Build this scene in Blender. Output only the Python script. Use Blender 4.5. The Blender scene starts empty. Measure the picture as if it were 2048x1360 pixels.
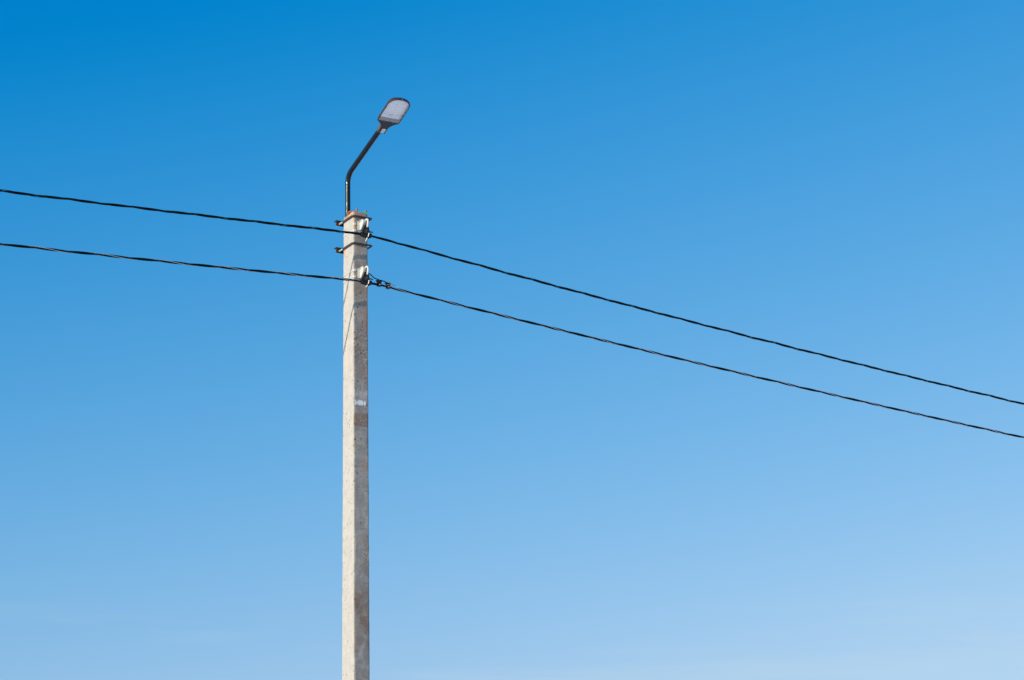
import bpy, bmesh, math, random
from mathutils import Vector, Matrix
from mathutils.geometry import tessellate_polygon

random.seed(11)
scene = bpy.context.scene
COL = scene.collection
rad = math.radians

# ----------------------------------------------------------------------------
# camera: eye height, long lens, looking up at the pole, rolled about a degree
# ----------------------------------------------------------------------------
cam_data = bpy.data.cameras.new('camera')
cam = bpy.data.objects.new('camera', cam_data)
COL.objects.link(cam)
cam_data.sensor_width = 36.0
cam_data.lens = 4800.0 / 2048.0 * 36.0
cam_data.clip_start = 0.1
cam_data.clip_end = 5000.0
PITCH, ROLL = rad(16.152943), rad(-1.112429)
ax_x, ax_u = Vector((1, 0, 0)), Vector((0, -math.sin(PITCH), math.cos(PITCH)))
ax_f = Vector((0, math.cos(PITCH), math.sin(PITCH)))
cx_ = ax_x * math.cos(ROLL) + ax_u * math.sin(ROLL)
cu_ = ax_u * math.cos(ROLL) - ax_x * math.sin(ROLL)
cam.matrix_world = Matrix(((cx_.x, cu_.x, -ax_f.x, 0), (cx_.y, cu_.y, -ax_f.y, 0),
                           (cx_.z, cu_.z, -ax_f.z, 1.6), (0, 0, 0, 1)))
scene.camera = cam

# pole frame: u runs along the face that carries the wires, v away from the road
POLE = Vector((-1.43887, 21.2, 0.0))
TH = rad(29.75)
AX_U = Vector((math.cos(TH), math.sin(TH), 0))
AX_V = Vector((-math.sin(TH), math.cos(TH), 0))
TOP = 8.98

# ----------------------------------------------------------------------------
# daylight: low sun from behind on the left, clear sky
# ----------------------------------------------------------------------------
SUN_STRENGTH = 4.9
SKY_STRENGTH = 0.1
sun_dir = (AX_U * 1.0 + AX_V * 0.23 + Vector((0, 0, -0.28))).normalized()
elev = math.asin(-sun_dir.z)
azim = math.atan2(-sun_dir.x, -sun_dir.y)

sl = bpy.data.lights.new('sun', 'SUN')
sl.energy = SUN_STRENGTH
sl.angle = rad(0.53)
sl.color = (1.0, 0.89, 0.75)
so = bpy.data.objects.new('sun', sl)
COL.objects.link(so)
so.rotation_euler = sun_dir.to_track_quat('-Z', 'Y').to_euler()

scene.view_settings.view_transform = 'Standard'
scene.view_settings.look = 'None'
scene.view_settings.gamma = 1.0
scene.view_settings.use_curve_mapping = False
scene.view_settings.exposure = 0.0
scene.cycles.max_bounces = 8
scene.cycles.transparent_max_bounces = 8
scene.cycles.use_adaptive_sampling = False
scene.cycles.use_light_tree = False
scene.cycles.use_denoising = True
scene.cycles.denoiser = 'OPENIMAGEDENOISE'
scene.cycles.denoising_input_passes = 'RGB_ALBEDO_NORMAL'
scene.cycles.denoising_prefilter = 'ACCURATE'


class E:
    """small wrapper so that node maths reads as maths"""
    def __init__(self, nt, s):
        self.nt, self.s = nt, s

    def _m(self, op, *a, clamp=False):
        n = self.nt.nodes.new('ShaderNodeMath')
        n.operation = op
        n.use_clamp = clamp
        for i, v in enumerate((self,) + a):
            if isinstance(v, E):
                self.nt.links.new(v.s, n.inputs[i])
            else:
                n.inputs[i].default_value = v
        return E(self.nt, n.outputs[0])

    def __add__(self, o): return self._m('ADD', o)
    __radd__ = __add__
    def __mul__(self, o): return self._m('MULTIPLY', o)
    __rmul__ = __mul__
    def __sub__(self, o): return self._m('SUBTRACT', o)
    def __rsub__(self, o): return (self * -1.0) + o
    def smax(self, o, k): return self._m('SMOOTH_MAX', o, k)
    def pow(self, o): return self._m('POWER', o)
    def abs(self): return self._m('ABSOLUTE')
    def max(self, o): return self._m('MAXIMUM', o)
    def min(self, o): return self._m('MINIMUM', o)
    def smin(self, o, k): return self._m('SMOOTH_MIN', o, k)
    def clamp(self): return self._m('ADD', 0.0, clamp=True)

    def ramp(self, a, b, smooth=True):
        n = self.nt.nodes.new('ShaderNodeMapRange')
        n.interpolation_type = 'SMOOTHSTEP' if smooth else 'LINEAR'
        n.inputs['From Min'].default_value = min(a, b)
        n.inputs['From Max'].default_value = max(a, b)
        n.inputs['To Min'].default_value = 0.0 if a < b else 1.0
        n.inputs['To Max'].default_value = 1.0 if a < b else 0.0
        self.nt.links.new(self.s, n.inputs['Value'])
        return E(self.nt, n.outputs['Result'])


def combine(nt, x, y, z):
    n = nt.nodes.new('ShaderNodeCombineXYZ')
    for i, v in enumerate((x, y, z)):
        if isinstance(v, E):
            nt.links.new(v.s, n.inputs[i])
        else:
            n.inputs[i].default_value = v
    return n.outputs[0]


def noise(nt, vec, scale, detail=3.0, rough=0.55, stretch=None, shift=None):
    if stretch or shift:
        mp = nt.nodes.new('ShaderNodeMapping')
        if stretch: mp.inputs['Scale'].default_value = stretch
        if shift: mp.inputs['Location'].default_value = shift
        nt.links.new(vec, mp.inputs['Vector'])
        vec = mp.outputs[0]
    n = nt.nodes.new('ShaderNodeTexNoise')
    n.inputs['Scale'].default_value = scale
    n.inputs['Detail'].default_value = detail
    n.inputs['Roughness'].default_value = rough
    nt.links.new(vec, n.inputs['Vector'])
    return E(nt, n.outputs[0])


def mix(nt, fac, a, b):
    n = nt.nodes.new('ShaderNodeMix')
    n.data_type = 'RGBA'
    if isinstance(fac, E): nt.links.new(fac.s, n.inputs[0])
    else: n.inputs[0].default_value = fac
    for i, c in ((6, a), (7, b)):
        if isinstance(c, tuple): n.inputs[i].default_value = c if len(c) == 4 else c + (1,)
        else: nt.links.new(c, n.inputs[i])
    return n.outputs[2]


# ---- sky: one global colour response over the whole dome, thin cirrus low down
world = bpy.data.worlds.new('World')
scene.world = world
world.use_nodes = True
nt = world.node_tree
bg = nt.nodes['Background']
sky = nt.nodes.new('ShaderNodeTexSky')
sky.sky_type = 'NISHITA'
sky.sun_disc = False
sky.sun_elevation = elev
sky.sun_rotation = azim
sky.altitude = 0.0
sky.air_density = 0.8
sky.dust_density = 2.0
sky.ozone_density = 1.0
sep = nt.nodes.new('ShaderNodeSeparateColor')
nt.links.new(sky.outputs[0], sep.inputs[0])
r_, g_, b_ = (E(nt, sep.outputs[i]) for i in range(3))
# values below are for sky radiance x 0.1
g2 = (g_ - 0.955).max(0.0).pow(0.70) * 3.004
b2 = ((b_ - 1.149).max(0.0).pow(0.40) * 5.207).smin(b_ * 0.25 + 7.55, 0.8)
r2 = ((r_ - 1.036).smax(0.0, 0.08).pow(1.2) * 2.34).smin(r_ * 1.1 + 1.30, 0.4).smin(g2 * 0.92, 0.4)
cc = nt.nodes.new('ShaderNodeCombineColor')
for i, e in enumerate((r2, g2, b2)):
    nt.links.new(e.s, cc.inputs[i])
geo = nt.nodes.new('ShaderNodeTexCoord')
dsep = nt.nodes.new('ShaderNodeSeparateXYZ')
nt.links.new(geo.outputs['Generated'], dsep.inputs[0])
dz = E(nt, dsep.outputs[2])
wis = noise(nt, geo.outputs['Generated'], 8.0, 6.0, 0.6, stretch=(1.0, 1.0, 11.0), shift=(39.730, 20.590, 15.370))
wis = wis.ramp(0.50, 0.74) * dz.ramp(0.19, 0.13) * 0.30
skycol = mix(nt, wis, cc.outputs[0], (5.2, 7.0, 7.9))
nt.links.new(skycol, bg.inputs['Color'])
bg.inputs['Strength'].default_value = SKY_STRENGTH


# ----------------------------------------------------------------------------
# materials
# ----------------------------------------------------------------------------
def new_mat(name):
    m = bpy.data.materials.new(name)
    m.use_nodes = True
    return m, m.node_tree, m.node_tree.nodes['Principled BSDF']


def simple(name, col, rough=0.5, metal=0.0, var=0.18, scale=40.0, bump=0.0, spec=0.5, col2=None, thr=None):
    m, nt, p = new_mat(name)
    tc = nt.nodes.new('ShaderNodeTexCoord')
    n = noise(nt, tc.outputs['Object'], scale, 4.0)
    if col2:
        fac = n.ramp(*(thr or (0.45, 0.62)))
        c = mix(nt, fac, col, col2)
    else:
        lo = tuple(x * (1 - var) for x in col)
        hi = tuple(min(1, x * (1 + var)) for x in col)
        c = mix(nt, n.ramp(0.3, 0.7), lo, hi)
    nt.links.new(c, p.inputs['Base Color'])
    nt.links.new((n * 0.25 + (rough - 0.12)).s, p.inputs['Roughness'])
    p.inputs['Metallic'].default_value = metal
    p.inputs['Specular IOR Level'].default_value = spec
    if bump:
        b = nt.nodes.new('ShaderNodeBump')
        b.inputs['Strength'].default_value = 1.0
        b.inputs['Distance'].default_value = bump
        nt.links.new(noise(nt, tc.outputs['Object'], scale * 2.5, 3.0).s, b.inputs['Height'])
        nt.links.new(b.outputs[0], p.inputs['Normal'])
    return m


M_steel = simple('galvanized_band', (0.42, 0.42, 0.44), 0.6, 0.2, 0.12, 60)
M_alu = simple('cast_aluminium', (0.50, 0.495, 0.48), 0.65, 0.1, 0.10, 60, 0.0003)
M_blackplastic = simple('black_plastic', (0.006, 0.006, 0.0065), 0.42, 0, 0.3, 50, 0.0002, spec=0.35)
M_pipe = simple('dark_pipe_paint', (0.0045, 0.0075, 0.0085), 0.20, 0.0, 0.35, 26, 0.0001)
nt = M_pipe.node_tree
pp = nt.nodes['Principled BSDF']
pp.inputs['Specular IOR Level'].default_value = 0.32
tc = nt.nodes.new('ShaderNodeTexCoord')
pr = noise(nt, tc.outputs['Object'], 1.0, 3.0, 0.6, stretch=(30.0, 30.0, 9.0))
nt.links.new((pr.ramp(0.40, 0.62) * 0.22 + 0.13).s, pp.inputs['Roughness'])
M_rod = simple('dark_rusty_rod', (0.034, 0.027, 0.021), 0.42, 0.0, 0.4, 45, 0.0002, col2=(0.055, 0.030, 0.018), thr=(0.5, 0.72))
M_nut = simple('zinc_nut', (0.46, 0.44, 0.39), 0.5, 0.3, 0.15, 50)
M_angle = simple('black_angle_steel', (0.014, 0.015, 0.017), 0.55, 0.0, 0.4, 40)
M_rust = simple('rust', (0.34, 0.115, 0.045), 0.85, 0, 0.3, 60, 0.002, col2=(0.15, 0.05, 0.025), thr=(0.45, 0.65))
M_green = simple('green_tape', (0.01, 0.42, 0.14), 0.5, 0, 0.2, 60)
M_collar = simple('lamp_collar_sunlit', (0.080, 0.064, 0.057), 0.55, 0.0, 0.15, 30)  # housing paint, lighter and warmer: sun on the collar put into the colour
M_house = simple('lamp_housing_paint', (0.036, 0.031, 0.030), 0.5, 0.0, 0.18, 30, 0.0005)
M_rim = simple('lamp_rim_paint', (0.026, 0.025, 0.028), 0.5, 0.0, 0.2, 30)
M_tray = simple('lamp_tray_grey', (0.33, 0.33, 0.32), 0.6, 0.0, 0.12, 40)
M_panel = simple('led_board_white', (0.92, 0.915, 0.90), 0.6, 0.0, 0.02, 7)
M_print = simple('board_print', (0.42, 0.42, 0.47), 0.6, 0.0, 0.3, 200)
M_paper = simple('white_sticker', (0.80, 0.80, 0.77), 0.6, 0.0, 0.05, 60)
M_ink = simple('sticker_ink', (0.30, 0.30, 0.31), 0.6, 0.0, 0.3, 200)
M_wire = simple('black_insulation', (0.0030, 0.0045, 0.0045), 0.6, 0, 0.35, 9, 0.0, spec=0.10, col2=(0.0035, 0.012, 0.009), thr=(0.4, 0.6))
M_bare = simple('bare_aluminium_wire', (0.36, 0.37, 0.40), 0.5, 0.3, 0.15, 30)
M_copper = simple('bare_copper', (0.55, 0.33, 0.22), 0.4, 0.7, 0.15, 60)
M_white = simple('white_strap', (0.85, 0.85, 0.80), 0.5, 0, 0.05, 60)

# thin clear pane over the lamp
M_glass, nt, p = new_mat('lamp_glass')
tr = nt.nodes.new('ShaderNodeBsdfTransparent')
gl = nt.nodes.new('ShaderNodeBsdfGlossy')
gl.inputs['Roughness'].default_value = 0.06
tr.inputs['Color'].default_value = (0.985, 0.99, 0.985, 1)
lw = nt.nodes.new('ShaderNodeLayerWeight')
lw.inputs['Blend'].default_value = 0.5
facing = E(nt, lw.outputs['Facing'])
refl = facing * facing * facing * facing * 0.55 + 0.045
mx = nt.nodes.new('ShaderNodeMixShader')
nt.links.new(refl.s, mx.inputs[0])
nt.links.new(tr.outputs[0], mx.inputs[1])
nt.links.new(gl.outputs[0], mx.inputs[2])
nt.links.new(mx.outputs[0], nt.nodes['Material Output'].inputs[0])

# weathered concrete of the pole: mottling, pits, rust runs, paint smears
M_conc, nt, p = new_mat('weathered_concrete')
tc = nt.nodes.new('ShaderNodeTexCoord')
OC = tc.outputs['Object']
s3 = nt.nodes.new('ShaderNodeSeparateXYZ')
nt.links.new(OC, s3.inputs[0])
px, py, pz = (E(nt, s3.outputs[i]) for i in range(3))
hv = (TOP - pz) * 0.0044 + 0.108
road = (py + hv).ramp(0.012, 0.001)                 # 1 on the face towards the road
side = 1.0 - road
n_big = noise(nt, OC, 3.2, 4.0, 0.6)
n_mid = noise(nt, OC, 13.0, 4.0, 0.6)
n_fine = noise(nt, OC, 75.0, 3.0, 0.6)
n_run = noise(nt, OC, 1.0, 4.0, 0.6, stretch=(38.0, 38.0, 1.6))
n_run2 = noise(nt, OC, 1.0, 3.0, 0.6, stretch=(110.0, 110.0, 3.5), shift=(2, 5, 1))
n_smear = noise(nt, OC, 1.0, 3.0, 0.6, stretch=(60.0, 60.0, 160.0), shift=(4, 2, 1))
n_lay = noise(nt, OC, 1.0, 4.0, 0.65, stretch=(6.0, 6.0, 26.0), shift=(1, 0, 3))
col = mix(nt, n_mid.ramp(0.3, 0.7), (0.352, 0.336, 0.330), (0.405, 0.387, 0.382))
col = mix(nt, n_fine.ramp(0.58, 0.8) * 0.25, col, (0.31, 0.285, 0.26))
col = mix(nt, n_run.ramp(0.54, 0.72) * 0.35, col, (0.36, 0.305, 0.255))
# the road face is darker, greyer and blotchy
grey = mix(nt, n_mid.ramp(0.32, 0.68), (0.232, 0.223, 0.208), (0.322, 0.313, 0.294))
grey = mix(nt, n_fine.ramp(0.44, 0.72) * 0.50, grey, (0.140, 0.125, 0.115))
grey = mix(nt, n_lay.ramp(0.52, 0.68) * 0.55, grey, (0.165, 0.150, 0.138))
grey = mix(nt, n_big.ramp(0.5, 0.68) * 0.55, grey, (0.195, 0.150, 0.125))
col = mix(nt, road, col, grey)

wx = (n_fine - 0.5) * 0.05 + (n_mid - 0.5) * 0.07
wz = (n_mid - 0.5) * 0.16 + (n_fine - 0.5) * 0.05


def mark(xc, hx, zc, hz, soft=0.012, warp=1.0, skew=0.0, face=None):
    dx = (px + wx * warp - xc - (pz - zc) * skew).abs() - hx
    dzz = ((pz + wz * warp - zc).abs() - hz) * 0.45
    m = dx.max(dzz).ramp(soft, -soft)
    return m * (road if face is None else face)


ORANGE, BROWN = (0.32, 0.185, 0.115), (0.165, 0.108, 0.082)
RUN = n_run2.ramp(0.36, 0.62)
marks = [
    # diagonal run that starts under the lower clamp and reaches the lower bracket
    (mark(0.0, 0.006, 8.55, 0.12, 0.006, 0.25, -0.40), ORANGE, 0.75),
    (mark(0.052, 0.022, 8.10, 0.235, 0.010, 0.5) * RUN, ORANGE, 0.85),
    (mark(0.058, 0.010, 7.86, 0.06, 0.010, 0.4), (0.33, 0.13, 0.075), 0.8),
    (mark(-0.028, 0.003, 8.02, 0.12, 0.004, 0.2), ORANGE, 0.5),
    (mark(0.028, 0.003, 7.86, 0.15, 0.004, 0.2), ORANGE, 0.6),
    (mark(0.045, 0.014, 7.42, 0.085, 0.010, 0.5, 0.12) * RUN, ORANGE, 0.85),
    (mark(0.0, 0.09, 7.68, 0.16, 0.03, 1.2) * n_fine.ramp(0.40, 0.62), BROWN, 0.8),
    (mark(0.0, 0.09, 6.99, 0.050, 0.006, 0.35) * (n_fine.ramp(0.36, 0.58) * 0.65 + n_mid.ramp(0.38, 0.58) * 0.35), (0.205, 0.118, 0.078), 0.95),
    (mark(0.0, 0.09, 6.93, 0.006, 0.003, 0.15), (0.10, 0.085, 0.075), 0.7),
    (mark(0.03, 0.012, 6.57, 0.035, 0.010, 0.8), ORANGE, 0.7),
    (mark(0.0, 0.09, 7.225, 0.035, 0.008, 0.6) * n_smear.ramp(0.44, 0.56), (0.46, 0.46, 0.47), 0.8),
    (mark(-0.010, 0.055, 7.143, 0.024, 0.005, 0.30) * (n_run2 + (pz - 7.145).abs() * -9.0 + (px + 0.01).abs() * -2.0).ramp(0.10, 0.26), (0.68, 0.68, 0.69), 0.95),
    (mark(-0.01, 0.10, 5.27, 0.17, 0.04, 1.4) * n_mid.ramp(0.34, 0.56), (0.165, 0.108, 0.082), 0.8),
    (mark(0.055, 0.022, 5.75, 0.14, 0.02, 1.2) * n_fine.ramp(0.42, 0.60), (0.22, 0.12, 0.08), 0.8),
    (mark(0.055, 0.02, 5.08, 0.14, 0.02, 1.2), BROWN, 0.5),
    (mark(0.0, 0.06, 6.86, 0.012, 0.006, 0.5, 0.0) * n_fine.ramp(0.40, 0.6), (0.36, 0.36, 0.355), 0.7),
    (mark(-0.01, 0.04, 6.77, 0.014, 0.006, 0.6) * n_fine.ramp(0.40, 0.6), (0.37, 0.37, 0.365), 0.7),
    (mark(0.012, 0.02, 4.92, 0.12, 0.012, 0.9, 0.22) * n_mid.ramp(0.4, 0.6), (0.33, 0.34, 0.345), 0.6),
    (mark(-0.03, 0.03, 5.52, 0.10, 0.02, 1.2) * n_mid.ramp(0.4, 0.6), (0.32, 0.325, 0.33), 0.5),
    (mark(0.0, 0.09, 4.60, 0.008, 0.006, 0.5), (0.16, 0.11, 0.085), 0.6),
]
for m_, c_, f_ in marks:
    col = mix(nt, m_ * f_, col, c_)
# rust bleeding down the near corner and from the top reinforcement
corner = ((px + 0.074).abs().ramp(0.018, 0.006)) * ((py + 0.108).abs().ramp(0.020, 0.006))
c1 = corner * (pz + wz * 0.6 - 8.855).abs().ramp(0.10, 0.03) * n_mid.ramp(0.38, 0.55)
col = mix(nt, c1 * 0.75, col, (0.52, 0.27, 0.11))
c2 = corner * (pz - 8.97).abs().ramp(0.07, 0.02)
col = mix(nt, c2 * 0.7, col, (0.40, 0.22, 0.12))
topband = (pz + wz * 0.5).ramp(8.90, 8.965) * n_mid.ramp(0.36, 0.60)
col = mix(nt, topband * 0.85, col, (0.36, 0.175, 0.10))
edge_back = (py - 0.108).ramp(-0.02, 0.0) * (pz + wz).ramp(8.62, 8.90) * n_mid.ramp(0.3, 0.55)
col = mix(nt, edge_back * 0.7, col, (0.50, 0.28, 0.18))
sidespot = side * (py - 0.075).abs().ramp(0.022, 0.006) * (pz + wz * 0.4 - 8.625).abs().ramp(0.07, 0.02)
col = mix(nt, sidespot * n_mid.ramp(0.35, 0.5) * 0.8, col, (0.50, 0.22, 0.12))
sidestain = side * (py - 0.03 + wx).abs().ramp(0.05, 0.01) * (pz - 7.66).abs().ramp(0.30, 0.08) * n_run.ramp(0.40, 0.62)
col = mix(nt, sidestain * 0.5, col, (0.56, 0.40, 0.26))
# scratches lower down on the sunlit face
for (yc, zc, sk, hl) in ((0.0, 5.55, 0.32, 0.09), (0.03, 5.63, 0.16, 0.16), (-0.02, 5.20, 0.10, 0.14), (0.06, 8.12, -0.5, 0.05)):
    d = (py - yc + (pz - zc) * sk).abs().ramp(0.004, 0.001) * (pz - zc).abs().ramp(hl, hl * 0.8)
    col = mix(nt, d * side * 0.30, col, (0.30, 0.25, 0.21))
# air holes
vor = nt.nodes.new('ShaderNodeTexVoronoi')
vor.inputs['Scale'].default_value = 34.0
vor.inputs['Randomness'].default_value = 1.0
vm = nt.nodes.new('ShaderNodeMapping')
vm.inputs['Scale'].default_value = (1.0, 1.0, 0.62)
nt.links.new(OC, vm.inputs['Vector'])
nt.links.new(vm.outputs[0], vor.inputs['Vector'])
vd = E(nt, vor.outputs['Distance'])
vsep = nt.nodes.new('ShaderNodeSeparateColor')
nt.links.new(vor.outputs['Color'], vsep.inputs[0])
vr = E(nt, vsep.outputs[0])
holes_more = pz.ramp(7.6, 6.6) * 0.22 + 0.22
pit = (vd - (vr * 0.16 + 0.10)).ramp(0.04, -0.03) * (E(nt, vsep.outputs[1]) - holes_more).ramp(0.02, -0.02)
pit = pit * (n_big * 0.6 + 0.55).clamp()
vor2 = nt.nodes.new('ShaderNodeTexVoronoi')
vor2.inputs['Scale'].default_value = 60.0
nt.links.new(OC, vor2.inputs['Vector'])
vs2 = nt.nodes.new('ShaderNodeSeparateColor')
nt.links.new(vor2.outputs['Color'], vs2.inputs[0])
pit2 = (E(nt, vor2.outputs['Distance']) - 0.16).ramp(0.05, -0.05) * (E(nt, vs2.outputs[1]) - 0.22).ramp(0.02, -0.02)
pits = pit.max(pit2 * 0.9)
col = mix(nt, pits * 0.95, col, (0.065, 0.048, 0.038))
nt.links.new(col, p.inputs['Base Color'])
p.inputs['Roughness'].default_value = 0.9
p.inputs['Specular IOR Level'].default_value = 0.2
bp = nt.nodes.new('ShaderNodeBump')
bp.inputs['Distance'].default_value = 0.004
bp.inputs['Strength'].default_value = 0.35
hgt = n_fine * 0.05 + n_mid * 0.30 + pits * -1.0 + n_lay * 0.15
nt.links.new(hgt.s, bp.inputs['Height'])
nt.links.new(bp.outputs[0], p.inputs['Normal'])

# ground: out of view, made snow-pale to bounce light up to the lamp
M_ground, nt, p = new_mat('pale_bounce_ground')
tc = nt.nodes.new('ShaderNodeTexCoord')
g1 = noise(nt, tc.outputs['Object'], 0.35, 6.0, 0.65)
g2n = noise(nt, tc.outputs['Object'], 9.0, 5.0, 0.7)
c = mix(nt, g1.ramp(0.35, 0.65), (0.80, 0.81, 0.83), (0.88, 0.89, 0.90))
c = mix(nt, g2n.ramp(0.60, 0.85) * 0.25, c, (0.62, 0.61, 0.59))
nt.links.new(c, p.inputs['Base Color'])
p.inputs['Roughness'].default_value = 0.95
bp = nt.nodes.new('ShaderNodeBump')
bp.inputs['Distance'].default_value = 0.006
nt.links.new(g2n.s, bp.inputs['Height'])
nt.links.new(bp.outputs[0], p.inputs['Normal'])


# ----------------------------------------------------------------------------
# mesh helpers. Coordinates are given in the pole frame (u, v, z).
# ----------------------------------------------------------------------------
class Root:
    def __init__(self, name, base, label, cat, group=None, rot=TH, origin=POLE):
        self.base = Vector(base)
        o = bpy.data.objects.new(name, None)
        o.empty_display_size = 0.05
        COL.objects.link(o)
        R = Matrix.Rotation(rot, 4, 'Z')
        o.matrix_world = Matrix.Translation(origin + R.to_3x3() @ self.base) @ R
        o['label'], o['category'] = label, cat
        if group: o['group'] = group
        self.o = o


def build(name, verts, faces, mat, root, parent=None, angle=38.0, label=None, mats=None, fmat=None):
    me = bpy.data.meshes.new(name)
    b = root.base
    me.from_pydata([(v[0] - b.x, v[1] - b.y, v[2] - b.z) for v in verts], [], faces)
    for m in (mats or [mat]):
        me.materials.append(m)
    bm = bmesh.new()
    bm.from_mesh(me)
    bmesh.ops.recalc_face_normals(bm, faces=bm.faces)
    bm.to_mesh(me)
    bm.free()
    if fmat:
        for pl, k in zip(me.polygons, fmat): pl.material_index = k
    for pl in me.polygons: pl.use_smooth = True
    me.set_sharp_from_angle(angle=rad(angle))
    o = bpy.data.objects.new(name, me)
    COL.objects.link(o)
    o.parent = parent or root.o
    if label: o['label'] = label
    return o


def smooth_path(pts, n=8):
    P = [Vector(p) for p in pts]
    out = []
    for i in range(len(P) - 1):
        a, b, c, d = P[max(i - 1, 0)], P[i], P[i + 1], P[min(i + 2, len(P) - 1)]
        for k in range(n):
            t = k / n
            out.append(0.5 * ((2 * b) + (c - a) * t + (2 * a - 5 * b + 4 * c - d) * t * t + (3 * b - a - 3 * c + d) * t ** 3))
    out.append(P[-1])
    return out


def fillet(pts, r, n=6):
    """polyline with rounded corners"""
    P = [Vector(p) for p in pts]
    out = [P[0]]
    for i in range(1, len(P) - 1):
        a, b, c = P[i - 1], P[i], P[i + 1]
        d1, d2 = (a - b).normalized(), (c - b).normalized()
        ang = d1.angle(d2)
        if math.pi - ang < 1e-3:
            out.append(b); continue
        L = min(r / math.tan(ang / 2), (a - b).length * 0.49, (c - b).length * 0.49)
        p1, p2 = b + d1 * L, b + d2 * L
        for k in range(n + 1):
            t = k / n
            out.append(p1 * (1 - t) ** 2 + b * 2 * t * (1 - t) + p2 * t * t)
    out.append(P[-1])
    return out


def tube(path, r, sides=12, caps=True):
    P = [Vector(p) for p in path]
    R = r if isinstance(r, (list, tuple)) else [r] * len(P)
    V, F = [], []
    t0 = (P[1] - P[0]).normalized()
    nrm = t0.orthogonal().normalized()
    for i, q in enumerate(P):
        t = (P[min(i + 1, len(P) - 1)] - P[max(i - 1, 0)]).normalized()
        nrm = (nrm - t * nrm.dot(t)).normalized()
        b = t.cross(nrm)
        for k in range(sides):
            a = 2 * math.pi * k / sides
            V.append(q + (nrm * math.cos(a) + b * math.sin(a)) * R[i])
    for i in range(len(P) - 1):
        for k in range(sides):
            k2 = (k + 1) % sides
            F.append((i * sides + k, i * sides + k2, (i + 1) * sides + k2, (i + 1) * sides + k))
    if caps:
        F.append(tuple(range(sides))[::-1])
        F.append(tuple((len(P) - 1) * sides + k for k in range(sides)))
    return V, F


def join(*parts):
    V, F = [], []
    for v, f in parts:
        o = len(V)
        V += list(v)
        F += [tuple(i + o for i in q) for q in f]
    return V, F


def bev(V, F, w, seg=2):
    bm = bmesh.new()
    vs = [bm.verts.new(v) for v in V]
    for f in F: bm.faces.new([vs[i] for i in f])
    bmesh.ops.recalc_face_normals(bm, faces=bm.faces)
    ed = [e for e in bm.edges if len(e.link_faces) == 2 and e.calc_face_angle(0) > 0.45]
    bmesh.ops.bevel(bm, geom=ed, offset=w, segments=seg, affect='EDGES', profile=0.6)
    bm.verts.index_update()
    V2 = [v.co.copy() for v in bm.verts]
    F2 = [tuple(v.index for v in f.verts) for f in bm.faces]
    bm.free()
    return V2, F2


def prism(poly, fn, a, b):
    """poly: 2-D outline, fn(x, y, t) -> 3-D, extruded from t=a to t=b"""
    n = len(poly)
    V = [fn(x, y, a) for x, y in poly] + [fn(x, y, b) for x, y in poly]
    F = [tuple(range(n)), tuple(range(n, 2 * n))[::-1]]
    F += [(i, (i + 1) % n, n + (i + 1) % n, n + i) for i in range(n)]
    return V, F


def box(u0, u1, v0, v1, z0, z1, w=0.0):
    V, F = prism([(u0, v0), (u1, v0), (u1, v1), (u0, v1)], lambda x, y, t: Vector((x, y, t)), z0, z1)
    return bev(V, F, w) if w else (V, F)


def hexnut(c, axis, r, h, rot=0.3):
    ax = Vector(axis).normalized()
    n = ax.orthogonal().normalized()
    b = ax.cross(n)
    c = Vector(c)
    pts = [(r * math.cos(rot + k * math.pi / 3), r * math.sin(rot + k * math.pi / 3)) for k in range(6)]
    return bev(*prism(pts, lambda x, y, t: c + n * x + b * y + ax * t, -h / 2, h / 2), r * 0.12, 1)


# ----------------------------------------------------------------------------
# ground
# ----------------------------------------------------------------------------
gm = bpy.data.meshes.new('ground')
N = 24
S = 1500.0
gv = [(-S + 2 * S * i / N, -S + 2 * S * j / N, 0.0) for j in range(N + 1) for i in range(N + 1)]
gf = [(j * (N + 1) + i, j * (N + 1) + i + 1, (j + 1) * (N + 1) + i + 1, (j + 1) * (N + 1) + i) for j in range(N) for i in range(N)]
gm.from_pydata(gv, [], gf)
gm.materials.append(M_ground)
go = bpy.data.objects.new('ground', gm)
COL.objects.link(go)
go['kind'] = 'structure'


# ----------------------------------------------------------------------------
# concrete pole
# ----------------------------------------------------------------------------
def half(z):
    return 0.0734 + (TOP - z) * 0.0011, 0.108 + (TOP - z) * 0.0044


def section(hu, hv, r=0.013, off=0.0, seg=5, sub=4):
    """rounded rectangle, counter-clockwise, with extra points along the flats"""
    hu, hv, r = hu + off, hv + off, r + off
    pts = []
    for cxs, cys, a0 in ((1, 1, 0), (-1, 1, 90), (-1, -1, 180), (1, -1, 270)):
        for k in range(seg + 1):
            a = rad(a0 + 90 * k / seg)
            pts.append((cxs * (hu - r) + r * math.cos(a), cys * (hv - r) + r * math.sin(a)))
        a_end = pts[-1]
        nx = {0: (-1, 1), 90: (-1, -1), 180: (1, -1), 270: (1, 1)}[a0]
        a1 = rad(a0 + 90)
        b_ = (nx[0] * (hu - r) + r * math.cos(a1), nx[1] * (hv - r) + r * math.sin(a1))
        for k in range(1, sub):
            t = (0.06, 0.5, 0.94)[k - 1] if sub == 4 else k / sub
            pts.append((a_end[0] * (1 - t) + b_[0] * t, a_end[1] * (1 - t) + b_[1] * t))
    return pts


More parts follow.
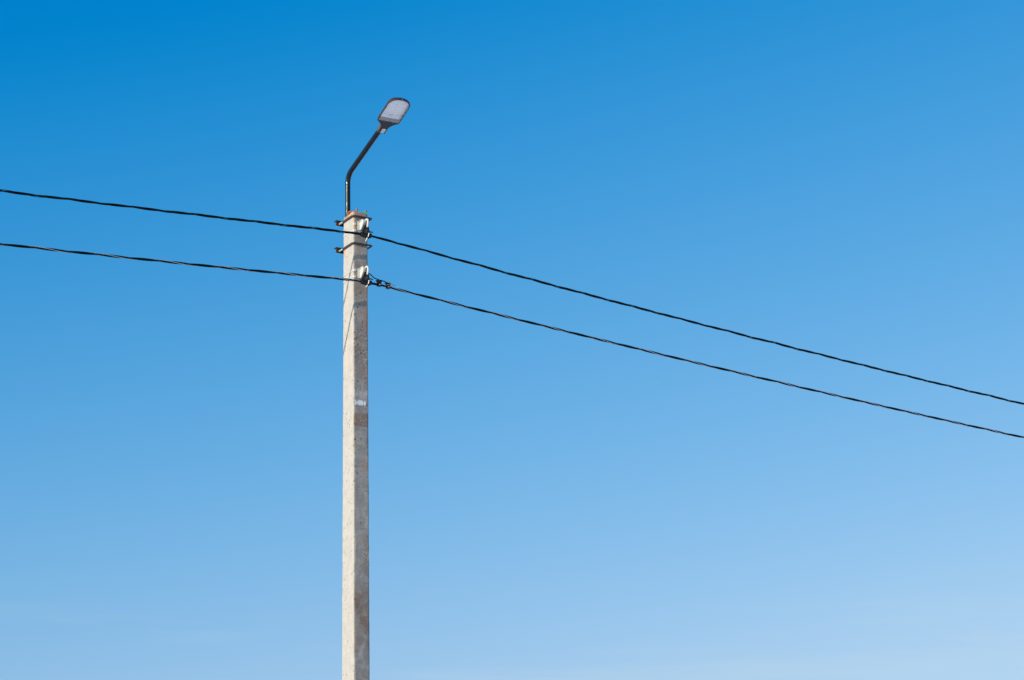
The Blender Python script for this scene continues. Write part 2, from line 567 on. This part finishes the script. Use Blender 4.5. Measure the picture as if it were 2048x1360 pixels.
pole = Root('utility_pole', (0, 0, 0), 'tall weathered square concrete pole with rust runs carrying the lamp and two cables', 'utility pole')
zs = [0.0]
while zs[-1] < TOP - 0.06:
    zs.append(zs[-1] + 0.07)
zs = [z for z in zs if z < TOP - 0.03] + [TOP - 0.018, TOP - 0.011, TOP - 0.004, TOP - 0.0005]
ins = {len(zs) - 4: 0.0, len(zs) - 3: 0.001, len(zs) - 2: 0.004, len(zs) - 1: 0.010}
V, F = [], []
wob = [random.uniform(-1, 1) for _ in range(400)]
for i, z in enumerate(zs):
    hu, hv = half(z)
    d = ins.get(i, 0.0)
    sec = section(hu - d, hv - d, max(0.013 - d * 0.3, 0.006))
    n = len(sec)
    for k, (x, y) in enumerate(sec):
        wv = 0.0011 * math.sin(z * 9.0 + k * 1.7 + wob[k]) * wob[(i * 7 + k * 13) % 400]
        f = 1 + wv / max(hu, 0.05)
        zz = z
        if i >= len(zs) - 4:
            zz += 0.006 * math.sin(k * 0.9 + 1.0) * wob[k * 3 % 400] + (0.006 if x < 0 and y < 0 else 0.0)
        V.append((x * f, y * f, zz))
for i in range(len(zs) - 1):
    for k in range(n):
        k2 = (k + 1) % n
        F.append((i * n + k, i * n + k2, (i + 1) * n + k2, (i + 1) * n + k))
V.append((0, 0, TOP - 0.004))
for k in range(n):
    F.append(((len(zs) - 1) * n + k, (len(zs) - 1) * n + (k + 1) % n, len(V) - 1))
build('shaft', V, F, M_conc, pole, angle=50)

# broken reinforcement standing out of the top
V, F = tube([(-0.016, -0.060, TOP - 0.02), (-0.015, -0.060, TOP + 0.046)], 0.0085, 10)
build('reinforcing_bar', V, F, M_rust, pole)
V, F = tube(smooth_path([(-0.048, -0.070, TOP - 0.01), (-0.043, -0.066, TOP + 0.010), (-0.030, -0.062, TOP + 0.020), (-0.014, -0.058, TOP + 0.030)], 4), 0.0035, 8)
build('tie_wire', V, F, M_rust, pole)
pth = smooth_path([(-0.060, 0.050, TOP - 0.02), (-0.060, 0.044, TOP + 0.014), (-0.054, 0.020, TOP + 0.030), (-0.048, -0.004, TOP + 0.030), (-0.045, -0.018, TOP + 0.014)], 5)
V, F = tube(pth, [0.0105 + 0.0025 * math.sin(i * 1.3) for i in range(len(pth))], 10)
build('lifting_loop', V, F, M_rust, pole)
pth = smooth_path([(0.056, -0.070, TOP - 0.02), (0.056, -0.076, TOP + 0.010), (0.058, -0.094, TOP + 0.017), (0.060, -0.112, TOP + 0.017)], 4)
V, F = tube(pth, 0.0085, 10)
stub = build('bent_bar', V, F, M_rust, pole)
# green tape scrap caught round the bent bar
tv = [(0.012, -0.096, TOP + 0.003), (0.034, -0.101, TOP + 0.010), (0.048, -0.104, TOP + 0.013), (0.060, -0.1095, TOP + 0.002),
      (0.064, -0.1105, TOP - 0.010), (0.052, -0.1105, TOP - 0.011), (0.034, -0.108, TOP - 0.001)]
tb = [(x, y + 0.002, z) for x, y, z in tv]
n_ = len(tv)
F = [tuple(range(n_)), tuple(range(n_, 2 * n_))[::-1]] + [(i, (i + 1) % n_, n_ + (i + 1) % n_, n_ + i) for i in range(n_)]
build('tape_scrap', tv + tb, F, M_green, pole, parent=stub)

# ----------------------------------------------------------------------------
# street lamp: clamped pipe arm with a flat LED head
# ----------------------------------------------------------------------------
lamp = Root('street_lamp', (-0.013, 0.135, 8.55), 'unlit LED street lamp on a bent dark pipe arm clamped behind the pole top', 'street lamp')
AL = rad(21.5)
HO = Vector((-0.004, -0.695, 9.670))
HA, HN = Vector((0, -math.cos(AL), math.sin(AL))), Vector((0, math.sin(AL), math.cos(AL)))


def hd(s, w, h):
    return HO + HA * s + Vector((1, 0, 0)) * w + HN * h


arm_end = hd(-0.06, -0.004, 0.034)
arm_pts = [Vector((-0.0125, 0.135, 8.50)), Vector((-0.0150, 0.135, 9.418)), arm_end]
V, F = tube(fillet(arm_pts, 0.125, 14), 0.0243, 24)
arm = build('arm', V, F, M_pipe, lamp)
# thin supply lead taped to the back of the pipe, seen beside it at the pole top
V, F = tube(smooth_path([(-0.040, 0.128, 8.56), (-0.0405, 0.126, 8.80), (-0.0400, 0.126, 9.00), (-0.0385, 0.130, 9.05), (-0.034, 0.134, 9.075)], 6), 0.0042, 8)
build('supply_lead', V, F, M_blackplastic, lamp)

half_o = [(-0.158, 0.041), (-0.125, 0.036), (-0.095, 0.037), (-0.070, 0.043), (-0.050, 0.054), (-0.032, 0.070), (-0.016, 0.090),
          (-0.004, 0.107), (0.004, 0.113), (0.10, 0.114), (0.20, 0.114), (0.238, 0.112), (0.264, 0.104), (0.286, 0.088), (0.301, 0.064), (0.309, 0.034), (0.312, 0.0)]
outer = half_o + [(s, -w) for s, w in reversed(half_o[:-1])]


def inset(poly, d):
    n, out = len(poly), []
    for i in range(n):
        a, b, c = Vector(poly[i - 1]), Vector(poly[i]), Vector(poly[(i + 1) % n])
        e1, e2 = (b - a).normalized(), (c - b).normalized()
        nn = Vector((-(e1.y + e2.y), e1.x + e2.x))
        nn.normalize()
        k = max(0.5, nn.dot(Vector((-e1.y, e1.x))))
        out.append(tuple(b + nn * (d / k)))
    return out


area = sum(outer[i - 1][0] * outer[i][1] - outer[i][0] * outer[i - 1][1] for i in range(len(outer)))
if area < 0: outer = outer[::-1]
half_i = [(0.009, 0.100), (0.012, 0.103), (0.10, 0.104), (0.198, 0.104), (0.233, 0.102), (0.257, 0.094), (0.277, 0.079), (0.290, 0.057), (0.298, 0.030), (0.300, 0.0)]
inner = half_i + [(s, -w) for s, w in reversed(half_i[:-1])]
ai = sum(inner[i - 1][0] * inner[i][1] - inner[i][0] * inner[i - 1][1] for i in range(len(inner)))
if ai < 0: inner = inner[::-1]
no, ni = len(outer), len(inner)
rings = [(0.0, 0.002), (0.002, 0.0), (0.009, 0.0), (0.017, 0.0025), (0.026, 0.006), (0.037, 0.013), (0.047, 0.024), (0.052, 0.036)]
V = []
for h, d in rings:
    for s, w in inset(outer, d): V.append(hd(s, w, h))
F = []
for i in range(len(rings) - 1):
    for k in range(no):
        F.append((i * no + k, i * no + (k + 1) % no, (i + 1) * no + (k + 1) % no, (i + 1) * no + k))
F.append(tuple((len(rings) - 1) * no + k for k in range(no)))
base_i = len(V)
for s, w in inner: V.append(hd(s, w, 0.0))
flat = [Vector((x, y, 0)) for x, y in inset(outer, 0.002)], [Vector((x, y, 0)) for x, y in inner]
nside = len(F)
for t in tessellate_polygon(flat):
    F.append(tuple(i if i < no else base_i + i - no for i in t))
fm = [0] * nside + [1] * (len(F) - nside)
housing = build('lamp_housing', V, F, None, lamp, mats=[M_house, M_rim], fmat=fm, angle=30)

# recessed tray, white LED board and the pane over them
DEP = 0.024
deep = [(max(s, 0.033), w * 0.985) if s < 0.05 else (s - (0.003 if s > 0.25 else 0), w * 0.985) for s, w in inner]
V = [hd(s, w, 0.0008) for s, w in inner] + [hd(s, w, DEP) for s, w in deep]
F = [(k, (k + 1) % ni, ni + (k + 1) % ni, ni + k) for k in range(ni)]
build('tray_wall', V, F, M_tray, lamp, parent=housing)
brd = inset(deep, 0.0005)
V, F = prism(brd, hd, DEP - 0.001, DEP + 0.004)
build('led_board', V, F, M_panel, lamp, parent=housing)
pane = inset(inner, -0.003)
V = [hd(s, w, -0.0012) for s, w in pane]
build('glass_pane', V, [tuple(range(ni))], M_glass, lamp, parent=housing)
# rows of small print and parts on the board
parts_ = []
w = -0.068
while w < 0.080:
    lw = random.choice((0.004, 0.006, 0.009, 0.012))
    if random.random() < 0.85:
        parts_.append(prism([(0.075, w), (0.075, w + lw), (0.082, w + lw), (0.082, w)], hd, DEP - 0.0025, DEP - 0.001))
    w += lw + random.choice((0.002, 0.003, 0.006))
build('print_row', *join(*parts_), M_print, lamp, parent=housing)['kind'] = 'stuff'
parts_ = []
for w, lw in ((-0.046, 0.004), (-0.022, 0.010), (0.002, 0.007), (0.022, 0.004), (0.042, 0.010)):
    parts_.append(prism([(0.052, w), (0.052, w + lw), (0.059, w + lw), (0.059, w)], hd, DEP - 0.0025, DEP - 0.001))
build('print_row', *join(*parts_), M_print, lamp, parent=housing)['kind'] = 'stuff'
V, F = tube([hd(0.22, -0.005, DEP - 0.004), hd(0.22, -0.005, DEP)], 0.004, 10)
build('board_screw', V, F, M_print, lamp, parent=housing)
scr = None
for s, w in ((0.030, 0.107), (0.030, -0.107), (0.135, 0.107), (0.135, -0.107), (0.225, 0.106), (0.225, -0.106), (0.310, 0.0), (0.002, 0.042), (0.002, -0.042)):
    V, F = tube([hd(s, w, -0.0016), hd(s, w, 0.003)], 0.0032, 8)
    build('rim_screw', V, F, M_nut, lamp, parent=housing)
# collar that takes the pipe, and the white rating sticker on the neck
cp = [hd(s, -0.004, 0.034) for s in (-0.166, -0.160, -0.12, -0.085, -0.055, -0.03)]
V, F = tube(cp, [0.0315, 0.0345, 0.0345, 0.0335, 0.028, 0.012], 20)
build('pipe_collar', V, F, M_collar, lamp)
V, F = prism([(-0.151, -0.011), (-0.151, 0.023), (-0.097, 0.023), (-0.097, -0.011)], hd, -0.0014, 0.0)
sticker = build('rating_sticker', V, F, M_paper, lamp, parent=housing)
parts_ = []
for s in (-0.143, -0.134, -0.126, -0.117, -0.108):
    w = -0.006
    while w < 0.015:
        lw = random.choice((0.002, 0.003, 0.005))
        parts_.append(prism([(s, w), (s, w + lw), (s + 0.004, w + lw), (s + 0.004, w)], hd, -0.0018, -0.0012))
        w += lw + 0.002
build('sticker_print', *join(*parts_), M_ink, lamp, parent=housing)['kind'] = 'stuff'
V, F = tube([hd(-0.055, 0.030, -0.0008), hd(-0.020, 0.062, -0.0008)], 0.0012, 6)
build('seam', V, F, M_house, lamp, parent=housing)

# two U bolts with angle plates
for zc, uend in ((8.930, 0.111), (8.664, 0.114)):
    zc0 = zc
    path = fillet([(-0.088, 0.200, zc), (-0.087, -0.121, zc), (uend, -0.121, zc - 0.002), (uend, 0.205, zc + 0.002)], 0.020, 6)
    V, F = tube(path, 0.0082, 12)
    ub = build('u_bolt', V, F, M_rod, lamp)
    for u in (-0.088, uend):
        V, F = hexnut((u, 0.176, zc), (0, 1, 0), 0.0125, 0.014)
        build('nut', V, F, M_nut, lamp, parent=ub)
        V, F = tube([(u, 0.085, zc), (u, 0.212, zc)], 0.0086, 10)
        build('thread', V, F, M_nut, lamp, parent=ub)
    Lp = [(0.1585, zc - 0.020), (0.1645, zc - 0.020), (0.1645, zc + 0.030), (0.212, zc + 0.030), (0.212, zc + 0.036), (0.1585, zc + 0.036)]
    V, F = prism(Lp, lambda x, y, t: Vector((t, x, y)), -0.124, 0.150)
    build('angle_plate', *bev(V, F, 0.0012, 1), M_angle, lamp)

# ----------------------------------------------------------------------------
# banded cable brackets, hanging clamps, twisted cables
# ----------------------------------------------------------------------------
def band(zc, hgt):
    hu, hv = half(zc)
    sec_i = section(hu, hv, 0.013, 0.0006, 5, 4)
    sec_o = section(hu, hv, 0.013, 0.0022, 5, 4)
    V, F = [], []
    n = len(sec_i)
    tilt = 0.0
    for z in (zc - hgt / 2, zc + hgt / 2):
        for x, y in sec_o: V.append((x, y, z + tilt * x))
    for z in (zc + hgt / 2, zc - hgt / 2):
        for x, y in sec_i: V.append((x, y, z + tilt * x))
    for r_i in range(4):
        for k in range(n):
            k2 = (k + 1) % n
            a, b = r_i * n, ((r_i + 1) % 4) * n
            F.append((a + k, a + k2, b + k2, b + k))
    return V, F


def cable_bracket(zb, zt, b1, b2, zcab, label):
    hv = half((zb + zt) / 2)[1]
    rt = Root('cable_bracket', (0, -hv, (zb + zt) / 2), label, 'cable bracket', 'banded cable brackets on the pole')
    y0 = -hv - 0.0026
    zc = (zb + zt) / 2
    build('back_plate', *box(-0.034, 0.034, y0 - 0.004, y0 + 0.0016, zb, zt, 0.001), M_alu, rt)
    for zz in (b1, b2):
        build('steel_band', *band(zz, 0.0195), M_steel, rt)
    # bands pass over the plate: short buckles
        build('buckle', *box(-0.060, -0.046, y0 - 0.004, y0 + 0.0004, zz - 0.012, zz + 0.012, 0.001), M_steel, rt)
    prof = [(y0 - 0.003, zb + 0.004), (y0 - 0.003, zt - 0.010), (y0 - 0.012, zt - 0.004), (-0.148, zt + 0.003), (-0.162, zt + 0.010), (-0.186, zt - 0.004),
            (-0.190, zt - 0.020), (-0.186, zb + 0.048), (-0.165, zb + 0.022), (y0 - 0.030, zb + 0.002)]
    V, F = prism(prof, lambda x, y, t: Vector((t, x, y)), -0.014, 0.010)
    build('bracket_arm', *bev(V, F, 0.003, 2), M_alu, rt)
    V, F = prism([(y0 - 0.006, zt - 0.012), (y0 - 0.016, zt - 0.004), (-0.150, zt + 0.006), (-0.150, zt - 0.002)], lambda x, y, t: Vector((t, x, y)), -0.024, 0.018)
    build('top_rib', *bev(V, F, 0.0015, 1), M_alu, rt)
    hk = smooth_path([(0.010, -0.180, zt - 0.018), (0.011, -0.205, zt - 0.006), (0.012, -0.228, zt - 0.012), (0.012, -0.240, zt - 0.035), (0.012, -0.236, zt - 0.062), (0.011, -0.222, zt - 0.084), (0.008, -0.205, zt - 0.092)], 5)
    V, F = tube(hk, [0.0095 if i > 2 else 0.0075 for i in range(len(hk))], 12)
    build('hook', V, F, M_alu, rt)
    return rt


br1 = cable_bracket(8.796, 8.884, 8.857, 8.792, 8.732, 'upper pale metal bracket strapped to the pole between the two dark lamp clamps')
br2 = cable_bracket(8.328, 8.424, 8.405, 8.343, 8.273, 'lower pale metal bracket strapped to the pole beside the drooping tap wire')


def hanging_clamp(zc, label, tail):
    yc = -0.212
    rt = Root('suspension_clamp', (0, yc, zc - 0.03), label, 'cable clamp', 'black suspension clamps hanging from the brackets')
    prof = [(-0.012, zc + 0.086), (0.012, zc + 0.092), (0.026, zc + 0.074), (0.034, zc + 0.036), (0.040, zc + 0.004), (0.046, zc - 0.026), (0.034, zc - 0.040), (0.018, zc - 0.034),
            (-0.018, zc - 0.030), (-0.036, zc - 0.026), (-0.046, zc - 0.010), (-0.040, zc + 0.014), (-0.028, zc + 0.044)]
    V, F = prism(prof, lambda x, y, t: Vector((x, t, y)), yc - 0.016, yc + 0.018)
    body = build('clamp_body', *bev(V, F, 0.004, 2), M_blackplastic, rt)
    # hinged cheek with bolt on the road side
    prof2 = [(-0.008, zc + 0.050), (0.024, zc + 0.054), (0.030, zc + 0.020), (0.022, zc - 0.002), (-0.016, zc - 0.002), (-0.022, zc + 0.018)]
    V, F = prism(prof2, lambda x, y, t: Vector((x, t, y)), yc - 0.026, yc - 0.0165)
    build('cheek', *bev(V, F, 0.003, 2), M_angle, rt)
    V, F = hexnut((0.004, yc - 0.030, zc + 0.026), (0, 1, 0), 0.012, 0.010)
    build('bolt', V, F, M_rod, rt)
    # split shoe under the cable
    for u0, u1 in ((-0.052, -0.004), (0.004, 0.058)):
        V, F = tube([(u0, yc, zc - 0.007), (u0 + 0.006, yc, zc - 0.007), (u1 - 0.006, yc, zc - 0.009), (u1, yc, zc - 0.009)], [0.017, 0.021, 0.023, 0.019], 14)
        build('shoe', V, F, M_blackplastic, rt)
    V, F = tube([(0.030, yc, zc + 0.030), (0.076, yc + 0.004, zc + 0.030)], [0.006, 0.0055], 8)
    build('pin', V, F, M_blackplastic, rt)
    V, F = join(tube(smooth_path([(0.021, yc - 0.028, zc + 0.006), (0.019, yc - 0.029, zc - 0.010), (0.013, yc - 0.027, zc - 0.030)], 4), 0.0036, 8),
                tube(smooth_path([(0.008, yc - 0.022, zc - 0.040), (0.002, yc - 0.020, zc - 0.052), (-0.008, yc - 0.020, zc - tail)], 4), 0.0036, 8))
    build('strap_tail', V, F, M_white, rt)['kind'] = 'stuff'
    return rt


hanging_clamp(8.732, 'black clamp hanging from the upper bracket hook and gripping the higher cable', 0.076)
hanging_clamp(8.2755, 'black clamp hanging from the lower bracket hook and gripping the lower cable', 0.060)

THW = rad(3.0)          # the line of the wires is turned a little from the pole face
CD, CN = Vector((math.cos(THW), math.sin(THW), 0)), Vector((-math.sin(THW), math.cos(THW), 0))


def cable(z0, right, left, label, strands, pitch, phase, looseness):
    rt = Root('power_cable', (0, -0.212, z0), label, 'power cable', 'twisted power cables of the line')
    T = []
    t = -33.5
    while t < 40.5:
        T.append(t)
        t += 0.022 if -4.5 < t < 11 else 0.09
    for kind, rr, off, ph in strands:
        pth = []
        for t in T:
            a1, a2 = right if t > 0 else left
            z = z0 + a1 * t + a2 * t * t
            if abs(t) < 0.25:      # the clamp bends the bundle smoothly
                k = (0.25 - abs(t)) ** 2 / 0.5
                z -= 0.08 * k
            o = off
            if kind != 'core':
                o = off * (1 + looseness * (0.5 + 0.5 * math.sin(t * 3.1 + ph * 2) * math.sin(t * 0.83 + 1.0)))
            tight = min(1.0, abs(t) / 0.3)
            o = o * (0.75 + 0.25 * tight)
            wobble = 0.12 * math.sin(t * 1.7 + ph)
            a = 2 * math.pi * t / pitch + ph + phase + wobble
            c = Vector((0, -0.212, z)) + CD * t
            c.z = z
            pth.append(c + CN * (math.cos(a) * o) + Vector((0, 0, 1)) * (math.sin(a) * o))
        V, F = tube(pth, rr, 8)
        mat = {'core': M_wire, 'thin': M_wire, 'bare': M_bare}[kind]
        build('strand', V, F, mat, rt, angle=80, label='bare grey metal strand' if kind == 'bare' else None)
    return rt


cable(8.732, (-0.0908, 0.00222), (0.0627, 0.00185), 'higher of the two black twisted cables, running from the upper bracket across the sky',
      [('core', 0.0060, 0.0060, 0.0), ('core', 0.0060, 0.0060, math.pi), ('thin', 0.0030, 0.0090, 1.35)], 0.59, -0.13, 0.35)
cable(8.2755, (-0.0794, 0.00189), (0.0680, 0.00218), 'lower of the two twisted cables with a pale bare strand, running from the lower bracket',
      [('core', 0.0060, 0.0060, 0.0), ('core', 0.0060, 0.0060, math.pi), ('bare', 0.0034, 0.0092, 1.45)], 0.57, -2.17, 0.22)


# ----------------------------------------------------------------------------
# lamp tap: two piercing connectors on the lower cable and the loop of wire
# ----------------------------------------------------------------------------
def low_cable(t):
    return Vector((0, -0.212, 8.2755 - 0.0794 * t + 0.00189 * t * t)) + CD * t


def connector(t, label, tail):
    c = low_cable(t)
    rt = Root('piercing_connector', (c.x, c.y, c.z), label, 'wire connector', 'piercing connectors on the lower cable')
    w = 0.018
    prof = [(c.x - w, c.z - 0.016), (c.x + w, c.z - 0.017), (c.x + w * 0.9, c.z + 0.016), (c.x + w * 1.1, c.z + 0.030), (c.x + w * 0.5, c.z + 0.036), (c.x - w * 0.9, c.z + 0.038), (c.x - w * 1.15, c.z + 0.028), (c.x - w * 0.8, c.z + 0.014)]
    V, F = prism(prof, lambda x, y, tt: Vector((x, tt, y)), c.y - 0.017, c.y + 0.017)
    build('connector_body', *bev(V, F, 0.003, 2), M_blackplastic, rt)
    V, F = prism([(c.x - 0.030, c.z + 0.029), (c.x + 0.024, c.z + 0.026), (c.x + 0.024, c.z + 0.038), (c.x - 0.030, c.z + 0.041)], lambda x, y, tt: Vector((x, tt, y)), c.y - 0.012, c.y + 0.012)
    build('cap', *bev(V, F, 0.002, 1), M_blackplastic, rt)
    V, F = hexnut((c.x, c.y - 0.019, c.z - 0.003), (0, 1, 0), 0.0062, 0.006)
    build('bolt', V, F, M_nut, rt)
    if tail == 'tip':
        V, F = tube([(c.x, c.y, c.z + 0.034), (c.x + 0.001, c.y, c.z + 0.052), (c.x + 0.003, c.y, c.z + 0.060)], [0.004, 0.0035, 0.0022], 8)
        build('bolt_tip', V, F, M_copper, rt)
    else:
        pth = smooth_path([(c.x - 0.020, c.y - 0.018, c.z + 0.012), (c.x + 0.004, c.y - 0.019, c.z + 0.021), (c.x + 0.030, c.y - 0.010, c.z + 0.026), (c.x + 0.056, c.y, c.z + 0.024), (c.x + 0.078, c.y, c.z + 0.022)], 4)
        V, F = tube(pth, 0.0032, 8)
        build('copper_tail', V, F, M_copper, rt)
        ring = [(c.x + 0.078 + 0.020 * math.cos(a), c.y, c.z + 0.006 + 0.021 * math.sin(a)) for a in [rad(90 - k * 20) for k in range(14)]]
        V, F = tube(ring, 0.0011, 6)
        build('wire_ring', V, F, M_bare, rt)
        ring = [(c.x + 0.030 + 0.012 * math.cos(a), c.y, c.z + 0.006 + 0.012 * math.sin(a)) for a in [rad(60 - k * 18) for k in range(13)]]
        V, F = tube(ring, 0.0011, 6)
        build('wire_ring', V, F, M_wire, rt)
    return c


c1 = connector(0.142, 'small black connector on the lower cable nearest the pole', 'tip')
c2 = connector(0.236, 'small black connector on the lower cable with bare copper tail curling out', 'tail')
tap = Root('tap_wire', (0.088, -0.02, 8.43), 'thin black tap wire drooping from the pole edge down to the cable connectors', 'wire')
pth = smooth_path([(-0.030, 0.140, 8.60), (0.020, 0.140, 8.55), (0.078, 0.125, 8.475), (0.088, 0.02, 8.43), (0.090, -0.105, 8.392), (0.108, -0.170, 8.336), (0.150, -0.200, 8.312),
                   (0.195, c2.y, c2.z + 0.049), (0.236, c2.y, c2.z + 0.036)], 8)
V, F = tube(pth, 0.0048, 8)
build('wire', V, F, M_wire, tap)
